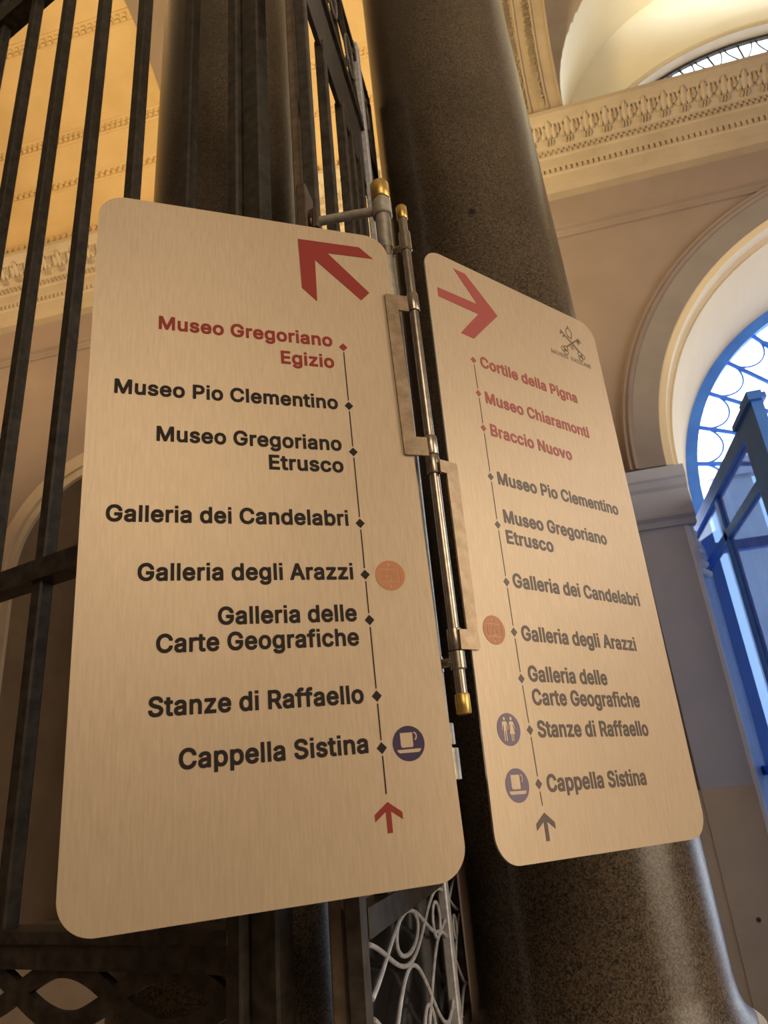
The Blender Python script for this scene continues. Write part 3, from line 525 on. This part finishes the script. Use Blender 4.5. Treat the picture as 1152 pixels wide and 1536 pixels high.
MB().box((DX-FR, FY-.02, 2.0), (DX+FR, FY+.06, 2.10)).build('transom', M_DOOR, w1)
# open door leaf, swung in a quarter turn from the left jamb
d1 = bpy.data.objects.new('door_1', None); COL.objects.link(d1); d1.location = (1.60, 6.98, 0); d1['kind'] = 'structure'
X0, X1 = 1.575, 1.645
Y0, Y1 = 4.36, 6.94
zt, zb = 2.20, -1.55
fr = MB().box((X0, Y0, zb), (X1, Y0+.34, zt)).box((X0, Y1-.10, zb), (X1, Y1, zt))
fr.box((X0, Y0+.34, zt-.11), (X1, Y1-.1, zt)).box((X0, Y0+.34, zb), (X1, Y1-.1, zb+.25))
fr.box((X0+.01, Y0+.34, 1.735), (X1-.01, Y1-.1, 1.80)).box((X0+.01, 5.72, zb), (X1-.01, 5.80, zt-.05)).box((X0+.01, Y0+.34, .0), (X1-.01, Y1-.1, .07))
fr.box((X0-.02, Y0-.03, zt+.0), (X1+.02, Y0+.42, zt+.04)).box((X0-.01, Y0, zt+.04), (X1+.01, Y0+.2, zt+.075))
fr.build('door_frame', M_DOOR, d1)
for (ya, yb) in ((Y0+.34, 5.72), (5.80, Y1-.1)):
    for za, zc in ((1.80, zt-.11), (.07, 1.735), (zb+.25, 0)):
        MB().box((X0+.028, ya, za), (X0+.036, yb, zc)).build('pane', M_GLASS, d1)
MB().tube([(X0-.01, Y0+.12, -.55), (X0-.07, Y0+.12, -.55), (X0-.07, Y0+.24, -.55)], .012, 8).build('door_handle', M_BRASS, d1)

# outdoors: a shaded colonnade seen through the glass
b = MB()
xx = 4.1
while xx < 18:
    b.box((xx, 15.0, -1.6), (xx+.86, 15.12, 5.9)); xx += 1.05
struct(b.box((4.0, 14.95, 5.9), (19, 15.2, 6.3)), 'wall_courtyard', plaster('courtyard_stone', (.50, .51, .54), (.58, .59, .62)))

# ================================================================== COLUMNS
def column(loc, label, mat, n=64):
    r = empty('granite_column', (loc[0], loc[1], -1.6), label, 'column'); r['kind'] = 'thing'
    sh = [(.325, .0), (.325, .012), (.310, .024), (.300, .05), (.2955, .09)]
    sh += [(.295-.012*i/10, .3+4.6*i/10) for i in range(11)] + [(.287, 4.95), (.30, 5.0), (.31, 5.02), (.31, 5.06)]
    MB().lathe(sh, (loc[0], loc[1], -.487), n).build('shaft', mat, r)
    bs = [(.37, -.34)] + [(.365+.045*math.sin(PI*i/10), -.34+.12*i/10) for i in range(11)] + [(.375, -.215), (.352, -.17), (.352, -.13)]
    bs += [(.345+.04*math.sin(PI*i/10), -.125+.10*i/10) for i in range(11)] + [(.342, -.02), (.342, 0)]
    MB().lathe(bs, (loc[0], loc[1], -.489), n).build('base', M_WHITE, r)
    MB().box((loc[0]-.42, loc[1]-.42, -1.6), (loc[0]+.42, loc[1]+.42, -.829)).build('pedestal', M_WHITE, r)
    cp = [(.30, 4.59), (.31, 4.62), (.30, 4.65), (.33, 4.70), (.42, 4.95), (.46, 5.02), (.46, 5.12)]
    MB().lathe([(q, z-.0) for q, z in [(.31, 4.586), (.345, 4.62), (.315, 4.65), (.33, 4.68), (.40, 4.72)]], (loc[0], loc[1], 0), n).build('capital', M_WHITE, r)
    return r
column((0.004, 2.0), 'polished dark granite column close behind the right-hand sign', granite(((.0198, -.2900, 3.288), .013)))
column((-.888, 1.94), 'dark granite column in the shade behind the left-hand sign and the iron gate bars', M_GRAN)

# ================================================================== IRON GATES
def P(n, z=0.0, off=0.0):      # point n bar spacings along the left gate; off is the distance towards the viewer
    d = Vector((-.958, .285, 0)); nn = Vector((-.285, -.958, 0))
    return Vector((-1.122*(.5566+.1625*n), 1.122*(1+.0483*n), z)) + nn*off
GA = math.atan2(.0483, .1625)
def gate_box(b, n0, n1, z0, z1, t, off=0, c=.004):
    p, q = P(n0, 0, off), P(n1, 0, off); mid = (p+q)/2; L = (q-p).length
    Mx = Matrix.Translation(mid) @ Matrix.Rotation(-GA, 4, 'Z')
    return b.chamfer_box((-L/2, -t/2, z0), (L/2, t/2, z1), c, Mx)
g1 = empty('iron_gate', P(-1, -1.6), 'dark wrought-iron gate of tall square bars left of and behind the left-hand sign', 'gate')
zb0, zb1 = -.19, -.138
for n in range(0, 7):
    b = MB(); w = .0165/.190
    gate_box(b, n-w, n+w, zb0+.02, 2.80, .031); b.build('bar', M_IRON, g1)
gate_box(gate_box(MB(), -1.22, -.96, -1.55, 3.1, .04), -.96, -.80, -1.55, 3.1, .06, .006).build('stile', M_IRON, g1)
gate_box(MB(), 6.85, 7.1, -1.55, 3.1, .05).build('stile', M_IRON, g1)
gate_box(MB(), -.85, 6.9, .50, .545, .05).build('cross_rail', M_IRON, g1)
b = gate_box(MB(), -.85, 6.9, zb0, zb1, .05); gate_box(b, -.85, 6.9, zb1-.014, zb1+.004, .075); b.build('lower_rail', M_IRON, g1)
gate_box(MB(), -.85, 6.9, -.52, -.46, .05).build('lower_rail', M_IRON, g1)
gate_box(MB(), -.85, 6.9, -1.5, -1.42, .05).build('bottom_rail', M_IRON, g1)
b = gate_box(MB(), -.85, 6.9, 2.77, 2.84, .06); gate_box(b, -.85, 6.9, 3.02, 3.10, .06); b.build('top_rail', M_IRON, g1)
nrm = Vector((-.285, -.958, 0))
for zc, amp, ph in ((-.226, .037, 0), (-.226, .037, PI), (-.335, .037, 0), (-.335, .037, PI), (-.43, .03, 0), (-.43, .03, PI), (2.93, .08, 0), (2.93, .08, PI)):
    pts = [P(-.8+7.6*i/190, zc+amp*math.sin(PI*(-.8+7.6*i/190-.48)/1.2+ph), .004) for i in range(191)]
    MB().ribbon(pts, nrm, .028, .014).build('scroll', M_IRON, g1)

# corner post with its hinge knuckles
gp = empty('gate_post', (-.322, 1.06, -1.6), 'brown square iron corner post where the two gates hinge, just left of the sign arm', 'post')
MB().chamfer_box((-.338, 1.045, -1.6), (-.3165, 1.07, 3.2), .003).build('post', M_POST, gp)
KN = []
for z in (1.42, -.42, 2.35):
    KN.append(MB().lathe([(.006, 0), (.0098, .002), (.0098, .05), (.006, .054)], (-.3062, 1.054, z), 16))

# the leaf that swings away beside the right column
XL = -.295
g2 = empty('iron_gate', (XL, 1.09, -1.6), 'open iron gate leaf seen almost edge-on between the two columns, scrolled frieze on top', 'gate')
for q in KN: q.build('hinge_knuckle', M_IRON, g2)
def lb(b, y0, y1, z0, z1, t, c=.003, dx=0): return b.chamfer_box((XL-t/2+dx, y0, z0), (XL+t/2+dx, y1, z1), c)
lb(MB(), 1.018, 1.044, -1.5, 2.54, .026).build('stile', M_IRON, g2)
for y in (1.194, 1.375, 1.47, 1.57, 1.76):
    lb(MB(), y-.013, y+.013, -.13, 1.86, .026).build('bar', M_IRON, g2)
lb(MB(), 1.655, 1.692, -.44, 2.54, .020, .003, .012).build('stile', M_DAYLIT, g2)
lb(MB(), 1.52, 1.55, -1.5, -.44, .026).build('stile', M_IRON, g2)
lb(MB(), 1.86, 1.89, -.43, 2.50, .026).build('stile', M_IRON, g2)
for z0, z1, t, nm in ((1.84, 2.09, .012, 'frieze_plate'), (2.09, 2.125, .034, 'frieze_rail'), (2.47, 2.50, .030, 'top_rail'), (-.155, -.118, .034, 'lower_rail'), (-.44, -.41, .034, 'lower_rail'), (-1.5, -1.42, .034, 'bottom_rail'), (.52, .565, .034, 'cross_rail')):
    lb(MB(), 1.044, 1.52 if z0 < -1 else 1.86, z0, z1, t).build(nm, M_IRON, g2)
for zc, amp, L, ph in ((2.30, .15, .20, 0), (2.30, .15, .20, PI)):
    pts = [(XL+.008, 1.044+.816*i/80, zc+amp*math.sin(PI*(1.044+.816*i/80-1.14)/L+ph)) for i in range(81)]
    MB().ribbon(pts, (1, 0, 0), .014, .014).build('scroll', M_IRON, g2)
lb(lb(MB(), 1.044, 1.86, -.43, -.155, .006, .001, -.012), 1.044, 1.53, -1.42, -.44, .006, .001, -.012).build('kick_plate', M_GLOSSY, g2)
for zc, amp, L, ph in ((-.192, .036, .30, 0), (-.192, .036, .30, PI), (-.305, .072, .30, 0), (-.305, .072, .30, PI), (-.405, .035, .20, 0), (-.405, .035, .20, PI)):
    MB().tube([(XL+.012, 1.044+.816*i/80, zc+amp*math.sin(PI*(1.044+.816*i/80-1.14)/L+ph)) for i in range(81)], .0034, 8).build('scroll', M_DAYLIT, g2)
for y, z, a, c in ((1.29, -.185, .085, .030), (1.40, -.36, .05, .05), (1.78, -.25, .022, .022), (1.56, -.205, .04, .03)):
    MB().tube([(XL+.012, y+a*math.cos(2*PI*i/28), z+c*math.sin(2*PI*i/28)) for i in range(28)], .0034, 8, True).build('ring', M_DAYLIT, g2)
for y in (1.14, 1.34, 1.54, 1.74):
    MB().tube([(XL+.012, y+.05*math.cos(2*PI*i/28), 2.30+.085*math.sin(2*PI*i/28)) for i in range(28)], .0045, 8, True).build('ring', M_RING, g2)
for y in (1.24, 1.44, 1.64, 1.84):
    MB().lathe([(.003, 0), (.012, .012), (.014, .024), (.008, .04), (.002, .06)], (XL, y, 2.50), 12).build('finial', M_IRON, g2)

# ================================================================== SIGN POST
PX, PY = -.1485, .987
RXc, RYc = -.1115, .977
sp = empty('sign_post', (PX, PY, .03), 'slim steel sign post with brass caps, arm and hinge rod between the two signs', 'post')
MB().lathe([(.0143, .045), (.0143, 1.062)], (PX, PY, 0), 24).build('post_tube', M_STEEL, sp)
tag(MB().lathe([(.0165, 1.054), (.0180, 1.056), (.0180, 1.090), (.0165, 1.093)], (PX, PY, 0), 24).build('post_cap', M_BRASS, sp), 'brass cap on the thick tube')
MB().lathe([(.0165, 1.012), (.0185, 1.014), (.0185, 1.046), (.0165, 1.048)], (PX, PY, 0), 24).build('arm_collar', M_STEEL, sp)
MB().tube([(PX, PY, 1.030), (-.215, .985, 1.034), (-.285, .983, 1.038)], .0088, 16).build('support_arm', M_STEEL, sp)
tag(MB().chamfer_box((-.3080, .966, .93), (-.2890, 1.0165, 1.125), .002).chamfer_box((-.2890, .985, .94), (-.279, 1.010, 1.075), .002).chamfer_box((-.281, .970, 1.015), (-.268, .996, 1.060), .003).build('mounting_block', M_RUST, sp), 'rust-brown iron block holding the arm')
tag(MB().lathe([(.0080, .125), (.0080, 1.0)], (RXc, RYc, 0), 20).build('hinge_rod', M_ROD, sp), 'thin bright steel rod the signs hinge on')
tag(MB().lathe([(.0090, .984), (.0102, .986), (.0102, 1.012), (.0090, 1.014)], (RXc, RYc, 0), 20).build('rod_cap', M_BRASS, sp), 'small brass cap on top of the thin rod')
tag(MB().lathe([(.0090, .109), (.0104, .111), (.0104, .134), (.0090, .136)], (RXc, RYc, 0), 20).build('rod_cap', M_BRASS, sp), 'small brass cap at the bottom of the thin rod')
def clampc(z0, z1):
    b = MB().lathe([(.0095, z0), (.0112, z0+.0015), (.0112, z1-.0015), (.0095, z1)], (RXc, RYc, 0), 20)
    b.tube([(RXc, RYc, z0+.012), (PX, PY, z0+.012)], .0065, 10)
    return b.lathe([(.0130, z0), (.0155, z0+.001), (.0155, z0+.022), (.0130, z0+.023)], (PX, PY, 0), 24)
clampc(.910, .952).build('clamp', M_ROD, sp)
clampc(.168, .194).build('clamp', M_ROD, sp)
MB().lathe([(.0130, .072), (.0195, .073), (.0195, .100), (.0130, .101)], (PX, PY, 0), 24).lathe([(.0130, .028), (.0225, .029), (.0225, .068), (.0130, .069)], (PX, PY, 0), 24).build('foot_collar', M_STEEL, sp)

# ================================================================== THE TWO SIGNS
W, H = .4616, 1.0
def sign_root(o, d, z, label):
    d = Vector(d).normalized(); z = Vector(z); z = (z - d*z.dot(d)).normalized(); n = d.cross(z)
    rot = Matrix((d, z, n)).transposed()
    return empty('directional_sign', o, label, 'sign', rot)
SL = sign_root((-.52351863, .72250398, -.09623873), (.85523667, .51775391, .02238585), (-.0126, -.0224, .9997),
               'left brushed metal direction sign with big red arrow pointing up-left and right-aligned lines')
SR = sign_root((-.09395988, .98456407, -.07938575), (.66515127, .7466597, -.00854915), (.01174, .00099, .99993),
               'right brushed metal direction sign with red arrow pointing right and crossed-keys emblem')
INK0, INK1 = .0001, .0005
def ink(root, polys, name, mat, label=None, w1=INK1):
    o = shape(polys, INK0, w1).build(name, mat, root, True)
    if label: o['label'] = label
    return o
def text_polys(s):
    x = 0; out = []
    for ch in s:
        if ch == ' ': x += SPACE; continue
        a, ps = GLYPHS[ch]
        out.append([[(x+p[i], p[i+1]) for i in range(0, len(p), 2)] for p in ps])
        x += a
    return out
CAP = 562.0
def lettering(root, lines, mat, label, cap=.0235, name='lettering'):
    """lines: (text, left u, right u, baseline v)"""
    b = MB()
    for s, u0, u1, v in lines:
        ps = text_polys(s); lo = min(q[0] for g in ps for p in g for q in p); hi = max(q[0] for g in ps for p in g for q in p)
        sx = (u1-u0)/(hi-lo); sy = cap/CAP
        for g in ps: b.merge(shape([[(u0+(x-lo)*sx, v+(y+26)*sy) for x, y in p] for p in g], INK0, INK1))
    o = b.build(name, mat, root, True)
    if label: o['label'] = label
    return o
def panel(root):
    MB()
    o = shape([rrect(0, 0, W, H, .040, 14)], -.003, 0).build('panel', M_ALU, root, True)
    o.data.materials.append(M_EDGE)
    for p in o.data.polygons:
        if abs(p.normal.z) < .5: p.material_index = 1
panel(SL); panel(SR)
def diamond(u, v, r=.0068): return [(u+r, v), (u, v+r*1.05), (u-r, v), (u, v-r*1.05)]
def up_arrow(u, v, s=1.0):
    P_ = [(0, 0), (.0178, -.0130), (.0178, -.0212), (.0033, -.0108), (.0033, -.0350), (-.0033, -.0350), (-.0033, -.0108), (-.0178, -.0212), (-.0178, -.0130)]
    return [(u+a*s, v+c*s) for a, c in P_]
def seg_poly(p, q, w):
    d = Vector((q[0]-p[0], q[1]-p[1])); nn = Vector((-d.y, d.x)).normalized()*w/2
    return [(p[0]+nn.x, p[1]+nn.y), (p[0]-nn.x, p[1]-nn.y), (q[0]-nn.x, q[1]-nn.y), (q[0]+nn.x, q[1]+nn.y)]
def stroke_polys(pts, w):
    """one closed outline round an open polyline"""
    P_ = [Vector(p) for p in pts]; L, R_ = [], []
    for i, p in enumerate(P_):
        d = P_[min(i+1, len(P_)-1)] - P_[max(i-1, 0)]; nn = Vector((-d.y, d.x)).normalized()*w/2
        L.append((p.x+nn.x, p.y+nn.y)); R_.append((p.x-nn.x, p.y-nn.y))
    return L + R_[::-1]
def disc(u, v, r, n=40): return [(u+r*math.cos(2*PI*i/n), v+r*math.sin(2*PI*i/n)) for i in range(n)]
def cafe(root, u, v, mat, label):
    r = .0216; f = lambda L: [(u+a*r, v+c*r) for a, c in L]
    cup = f([(-.50, .62), (.30, .62), (.30, -.08)] + arc(.18, -.10, .12, 0, -90, 5) + arc(-.38, -.10, .12, -90, -180, 5))
    hd = f(stroke_polys([(.36, .60), (.46, .57), (.53, .47), (.53, .33), (.48, .23), (.40, .19)], .10))
    sau = f([(-.76, -.32), (.76, -.32), (.72, -.44), (.60, -.52), (-.60, -.52), (-.72, -.44)])
    ink(root, [disc(u, v, r), cup, hd, sau], 'cafe_pictogram', mat, label)
def lift(root, u, v, label):
    r = .0216; f = lambda L: [(u+a*r, v+c*r) for a, c in L]
    ps = [disc(u, v, r)]
    for y, s in ((.84, 1), (-.84, -1)):
        ps.append(f([(0, y), (.12, y-s*.14), (.03, y-s*.14), (.03, y-s*.30), (-.03, y-s*.30), (-.03, y-s*.14), (-.12, y-s*.14)]))
    ps.append(f([(-.66, .45), (.66, .45), (.66, -.45), (-.66, -.45)])); ps.append(f([(-.61, .40), (.61, .40), (.61, -.40), (-.61, -.40)]))
    ps.append(disc(u-.12*r, v+.31*r, .055*r, 12))
    ps.append(f(stroke_polys([(-.12, .22), (-.10, .02), (.14, .0), (.24, -.22), (.36, -.18)], .055)))
    ps.append(f(stroke_polys(arc(-.02, -.14, .20, 125, 335, 16), .05)))
    ps.append(f(stroke_polys([(-.05, .13), (.10, .13)], .045)))
    ink(root, ps, 'lift_pictogram', M_ORANGE, label)
# --- left sign
ink(SL, [[(.3055, .9695), (.411, .9710), (.434, .9500), (.3545, .9480), (.4205, .8765), (.405, .8590), (.3320, .9300), (.3300, .8460), (.3066, .8690)]], 'direction_arrow', M_RED, 'big red arrow pointing up-left')
LU, RU = .0, .349
def LL(rows, mat, label): lettering(SL, rows, mat, label)
LL([('Museo Gregoriano', .0893, .3490, .7612), ('Egizio', .2660, .3490, .7215)], M_RED, 'red lettering in two lines, topmost entry')
LL([('Museo Pio Clementino', .0332, .3490, .6485)], M_BLACK, 'black lettering, second entry')
LL([('Museo Gregoriano', .0893, .3490, .5783), ('Etrusco', .2405, .3490, .5430)], M_BLACK, 'black lettering in two lines, third entry')
LL([('Galleria dei Candelabri', .0299, .3490, .4600)], M_BLACK, 'black lettering, fourth entry')
LL([('Galleria degli Arazzi', .0700, .3490, .3812)], M_BLACK, 'black lettering beside the orange lift pictogram')
LL([('Galleria delle', .1670, .3490, .3232), ('Carte Geografiche', .0935, .3490, .2905)], M_BLACK, 'black lettering in two lines, sixth entry')
LL([('Stanze di Raffaello', .0859, .3485, .2162)], M_BLACK, 'black lettering, last but one entry')
LL([('Cappella Sistina', .1205, .3485, .1555)], M_BLACK, 'black lettering beside the blue cup pictogram')
stops = [.7624, .6560, .5777, .4643, .3882, .3245, .2243, .1601]
for i, v in enumerate(stops):
    ink(SL, [diamond(.3662, v)], 'stop_marker', M_RED if i == 0 else M_BLACK)
b = MB()
for v1, v0 in zip(stops, stops[1:]+[.100]):
    b.merge(shape([seg_poly((.3662, v1-.0095), (.3662, v0+(.0095 if v0 != .100 else .006)), .0016)], INK0, INK1))
b.build('route_line', M_BLACK, SL, True)
ink(SL, [up_arrow(.3668, .0970)], 'start_arrow', M_RED, 'small red arrow pointing up')
lift(SL, .4026, .3870, 'orange round pictogram of a wheelchair lift'); cafe(SL, .4027, .1629, M_BLUE, 'blue round pictogram of a cup and saucer')
# --- right sign
M_RED2 = plain('red_vinyl_glare', (.36, .070, .060), .40); M_GREY2 = plain('dark_vinyl_glare', (.10, .072, .060), .40); M_BLUE2 = plain('blue_vinyl_glare', (.16, .115, .20), .40)  # paler copies of the left sign's inks: glare put into the colours
M_EMB = plain('emblem_print', (.16, .11, .06), .5); M_EMBP = plain('pale_emblem_print', (.30, .22, .15), .5)
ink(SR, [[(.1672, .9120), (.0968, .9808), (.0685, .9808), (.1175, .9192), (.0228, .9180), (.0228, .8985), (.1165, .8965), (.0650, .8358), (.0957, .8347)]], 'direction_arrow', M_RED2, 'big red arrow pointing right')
def RL(rows, mat, label): lettering(SR, rows, mat, label)
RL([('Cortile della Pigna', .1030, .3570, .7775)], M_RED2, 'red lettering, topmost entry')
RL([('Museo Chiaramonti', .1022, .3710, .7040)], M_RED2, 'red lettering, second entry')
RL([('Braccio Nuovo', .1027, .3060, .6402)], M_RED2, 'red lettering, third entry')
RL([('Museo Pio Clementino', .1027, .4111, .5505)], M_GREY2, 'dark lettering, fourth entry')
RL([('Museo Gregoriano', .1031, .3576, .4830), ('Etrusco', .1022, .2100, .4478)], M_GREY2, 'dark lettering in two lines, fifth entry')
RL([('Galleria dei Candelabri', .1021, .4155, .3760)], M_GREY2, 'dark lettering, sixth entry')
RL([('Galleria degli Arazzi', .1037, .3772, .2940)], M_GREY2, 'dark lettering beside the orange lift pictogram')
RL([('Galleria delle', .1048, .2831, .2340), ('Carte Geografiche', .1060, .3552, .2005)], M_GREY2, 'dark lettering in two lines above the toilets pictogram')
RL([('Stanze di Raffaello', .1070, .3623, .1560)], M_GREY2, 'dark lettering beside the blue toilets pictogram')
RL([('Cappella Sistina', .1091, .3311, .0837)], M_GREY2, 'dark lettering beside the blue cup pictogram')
stops = [(.0865, .7862), (.0870, .7186), (.0868, .6507), (.0870, .5607), (.0870, .4767), (.0880, .3829), (.0883, .3057), (.0893, .2375), (.0914, .1662), (.0930, .0952)]
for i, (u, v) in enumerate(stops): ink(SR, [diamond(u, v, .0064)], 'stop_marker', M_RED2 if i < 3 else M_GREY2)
b = MB()
for (u1, v1), (u0, v0) in zip(stops, stops[1:]+[(.0944, .058)]):
    t = .0095/(v1-v0)
    b.merge(shape([seg_poly((u1+(u0-u1)*t, v1-.0095), (u0-(u0-u1)*t, v0+.0095), .0013)], INK0, INK1))
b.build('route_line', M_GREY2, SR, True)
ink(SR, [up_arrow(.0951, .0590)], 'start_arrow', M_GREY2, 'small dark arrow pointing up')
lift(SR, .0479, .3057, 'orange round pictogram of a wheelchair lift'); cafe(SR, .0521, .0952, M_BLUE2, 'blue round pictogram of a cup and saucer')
u, v, r = .0502, .1672, .0218
f = lambda L: [(u+a*r, v+c*r) for a, c in L]
man = f([(-.46, .50), (-.14, .50), (-.06, .42), (-.02, -.02), (-.12, -.04), (-.15, .24), (-.17, .24), (-.15, -.70), (-.27, -.70), (-.29, -.08), (-.31, -.08), (-.33, -.70), (-.45, -.70), (-.43, .24), (-.46, .24), (-.50, -.04), (-.60, -.02), (-.54, .42)])
wom = f([(.16, .50), (.42, .50), (.50, .42), (.62, .0), (.53, -.04), (.42, .28), (.40, .26), (.54, -.28), (.42, -.28), (.42, -.70), (.31, -.70), (.31, -.28), (.27, -.28), (.27, -.70), (.16, -.70), (.16, -.28), (.04, -.28), (.18, .26), (.16, .28), (.06, -.04), (-.0, .02), (.08, .42)])
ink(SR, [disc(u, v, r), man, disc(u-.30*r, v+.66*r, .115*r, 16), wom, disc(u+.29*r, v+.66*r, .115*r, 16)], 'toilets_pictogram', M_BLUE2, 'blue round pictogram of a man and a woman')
# crossed keys emblem, made of printed strokes
b = MB(); cu, cv = .3765, .928
def st(pts, w): b.merge(shape([stroke_polys([(cu+a, cv+c) for a, c in pts], w)], INK0, INK1))
def ring(a, c, rr, ss, w): st([(a+rr*math.cos(2*PI*i/18), c+ss*math.sin(2*PI*i/18)) for i in range(19)], w)
st([(-.018, -.017), (.026, .017)], .0036)
for a, c in ((.019, .0115), (.026, .017)): st([(a, c), (a+.006, c-.008)], .0038)
st([(.0225, .0140), (.0262, .0090)], .003)
st([(.020, -.018), (-.006, .004)], .0018); st([(.023, -.0155), (-.002, .0065)], .0012); st([(-.006, .004), (-.028, .022)], .0034)
for a, c in ((-.024, .019), (-.017, .013)): st([(a, c), (a-.006, c-.007)], .0036)
for s in (-1, 1):
    for q, (a, c) in enumerate(((.0235*s, -.022), (.031*s, -.0255), (.0245*s, -.031))): ring(a-.002*s, c, .0062, .0062, .0017)
ring(-.001, .023, .0085, .0115, .0019); st([(-.001, .034), (-.001, .041)], .0018); st([(-.004, .038), (.002, .038)], .0016); st([(-.008, .0115), (.006, .0115)], .002)
st([(-.004, -.006), (-.001, -.018)], .0016); st([(.002, -.006), (.004, -.017)], .0016)
tag(b.build('emblem', M_EMB, SR, True), 'small emblem of two crossed keys under a tiara')
lettering(SR, [('MUSEI', .3075, .3560, .8800), ('VATICANI', .3650, .4250, .8800)], M_EMBP, 'faint tiny capitals under the crossed keys', .0100)
# --- hinge plates and knuckles
rad = Matrix.Identity(3)
o = shape([[(.4462, .8745), (.4482, .8765), (.4860, .8765), (.4860, .8460), (.4672, .8460), (.4672, .6080), (.4860, .6080), (.4860, .5765), (.4482, .5765), (.4462, .5785)]], .0007, .0040)
tag(o.build('hinge_plate', M_BRKT, SL, True), 'scratched steel bracket on the right edge')
o = shape([[(.0105, .5650), (.0128, .5625), (.0128, .2765), (.0105, .2740), (-.0225, .2730), (-.0225, .3010), (-.0078, .3015), (-.0105, .5440), (-.0225, .5440), (-.0225, .5650)]], .0007, .0040)
tag(o.build('hinge_plate', M_BRKT, SR, True), 'steel bracket on the left edge')
for root, zs in ((SL, ((.776, .811), (.500, .532))), (SR, ((.467, .498), (.195, .225)))):
    for z0, z1 in zs:
        MB().lathe([(.0083, z0), (.0104, z0), (.0108, z0+.001), (.0108, z1-.001), (.0104, z1), (.0083, z1), (.0083, z0)], (RXc, RYc, 0), 24, cap=False).build('hinge_knuckle', M_ROD, root)
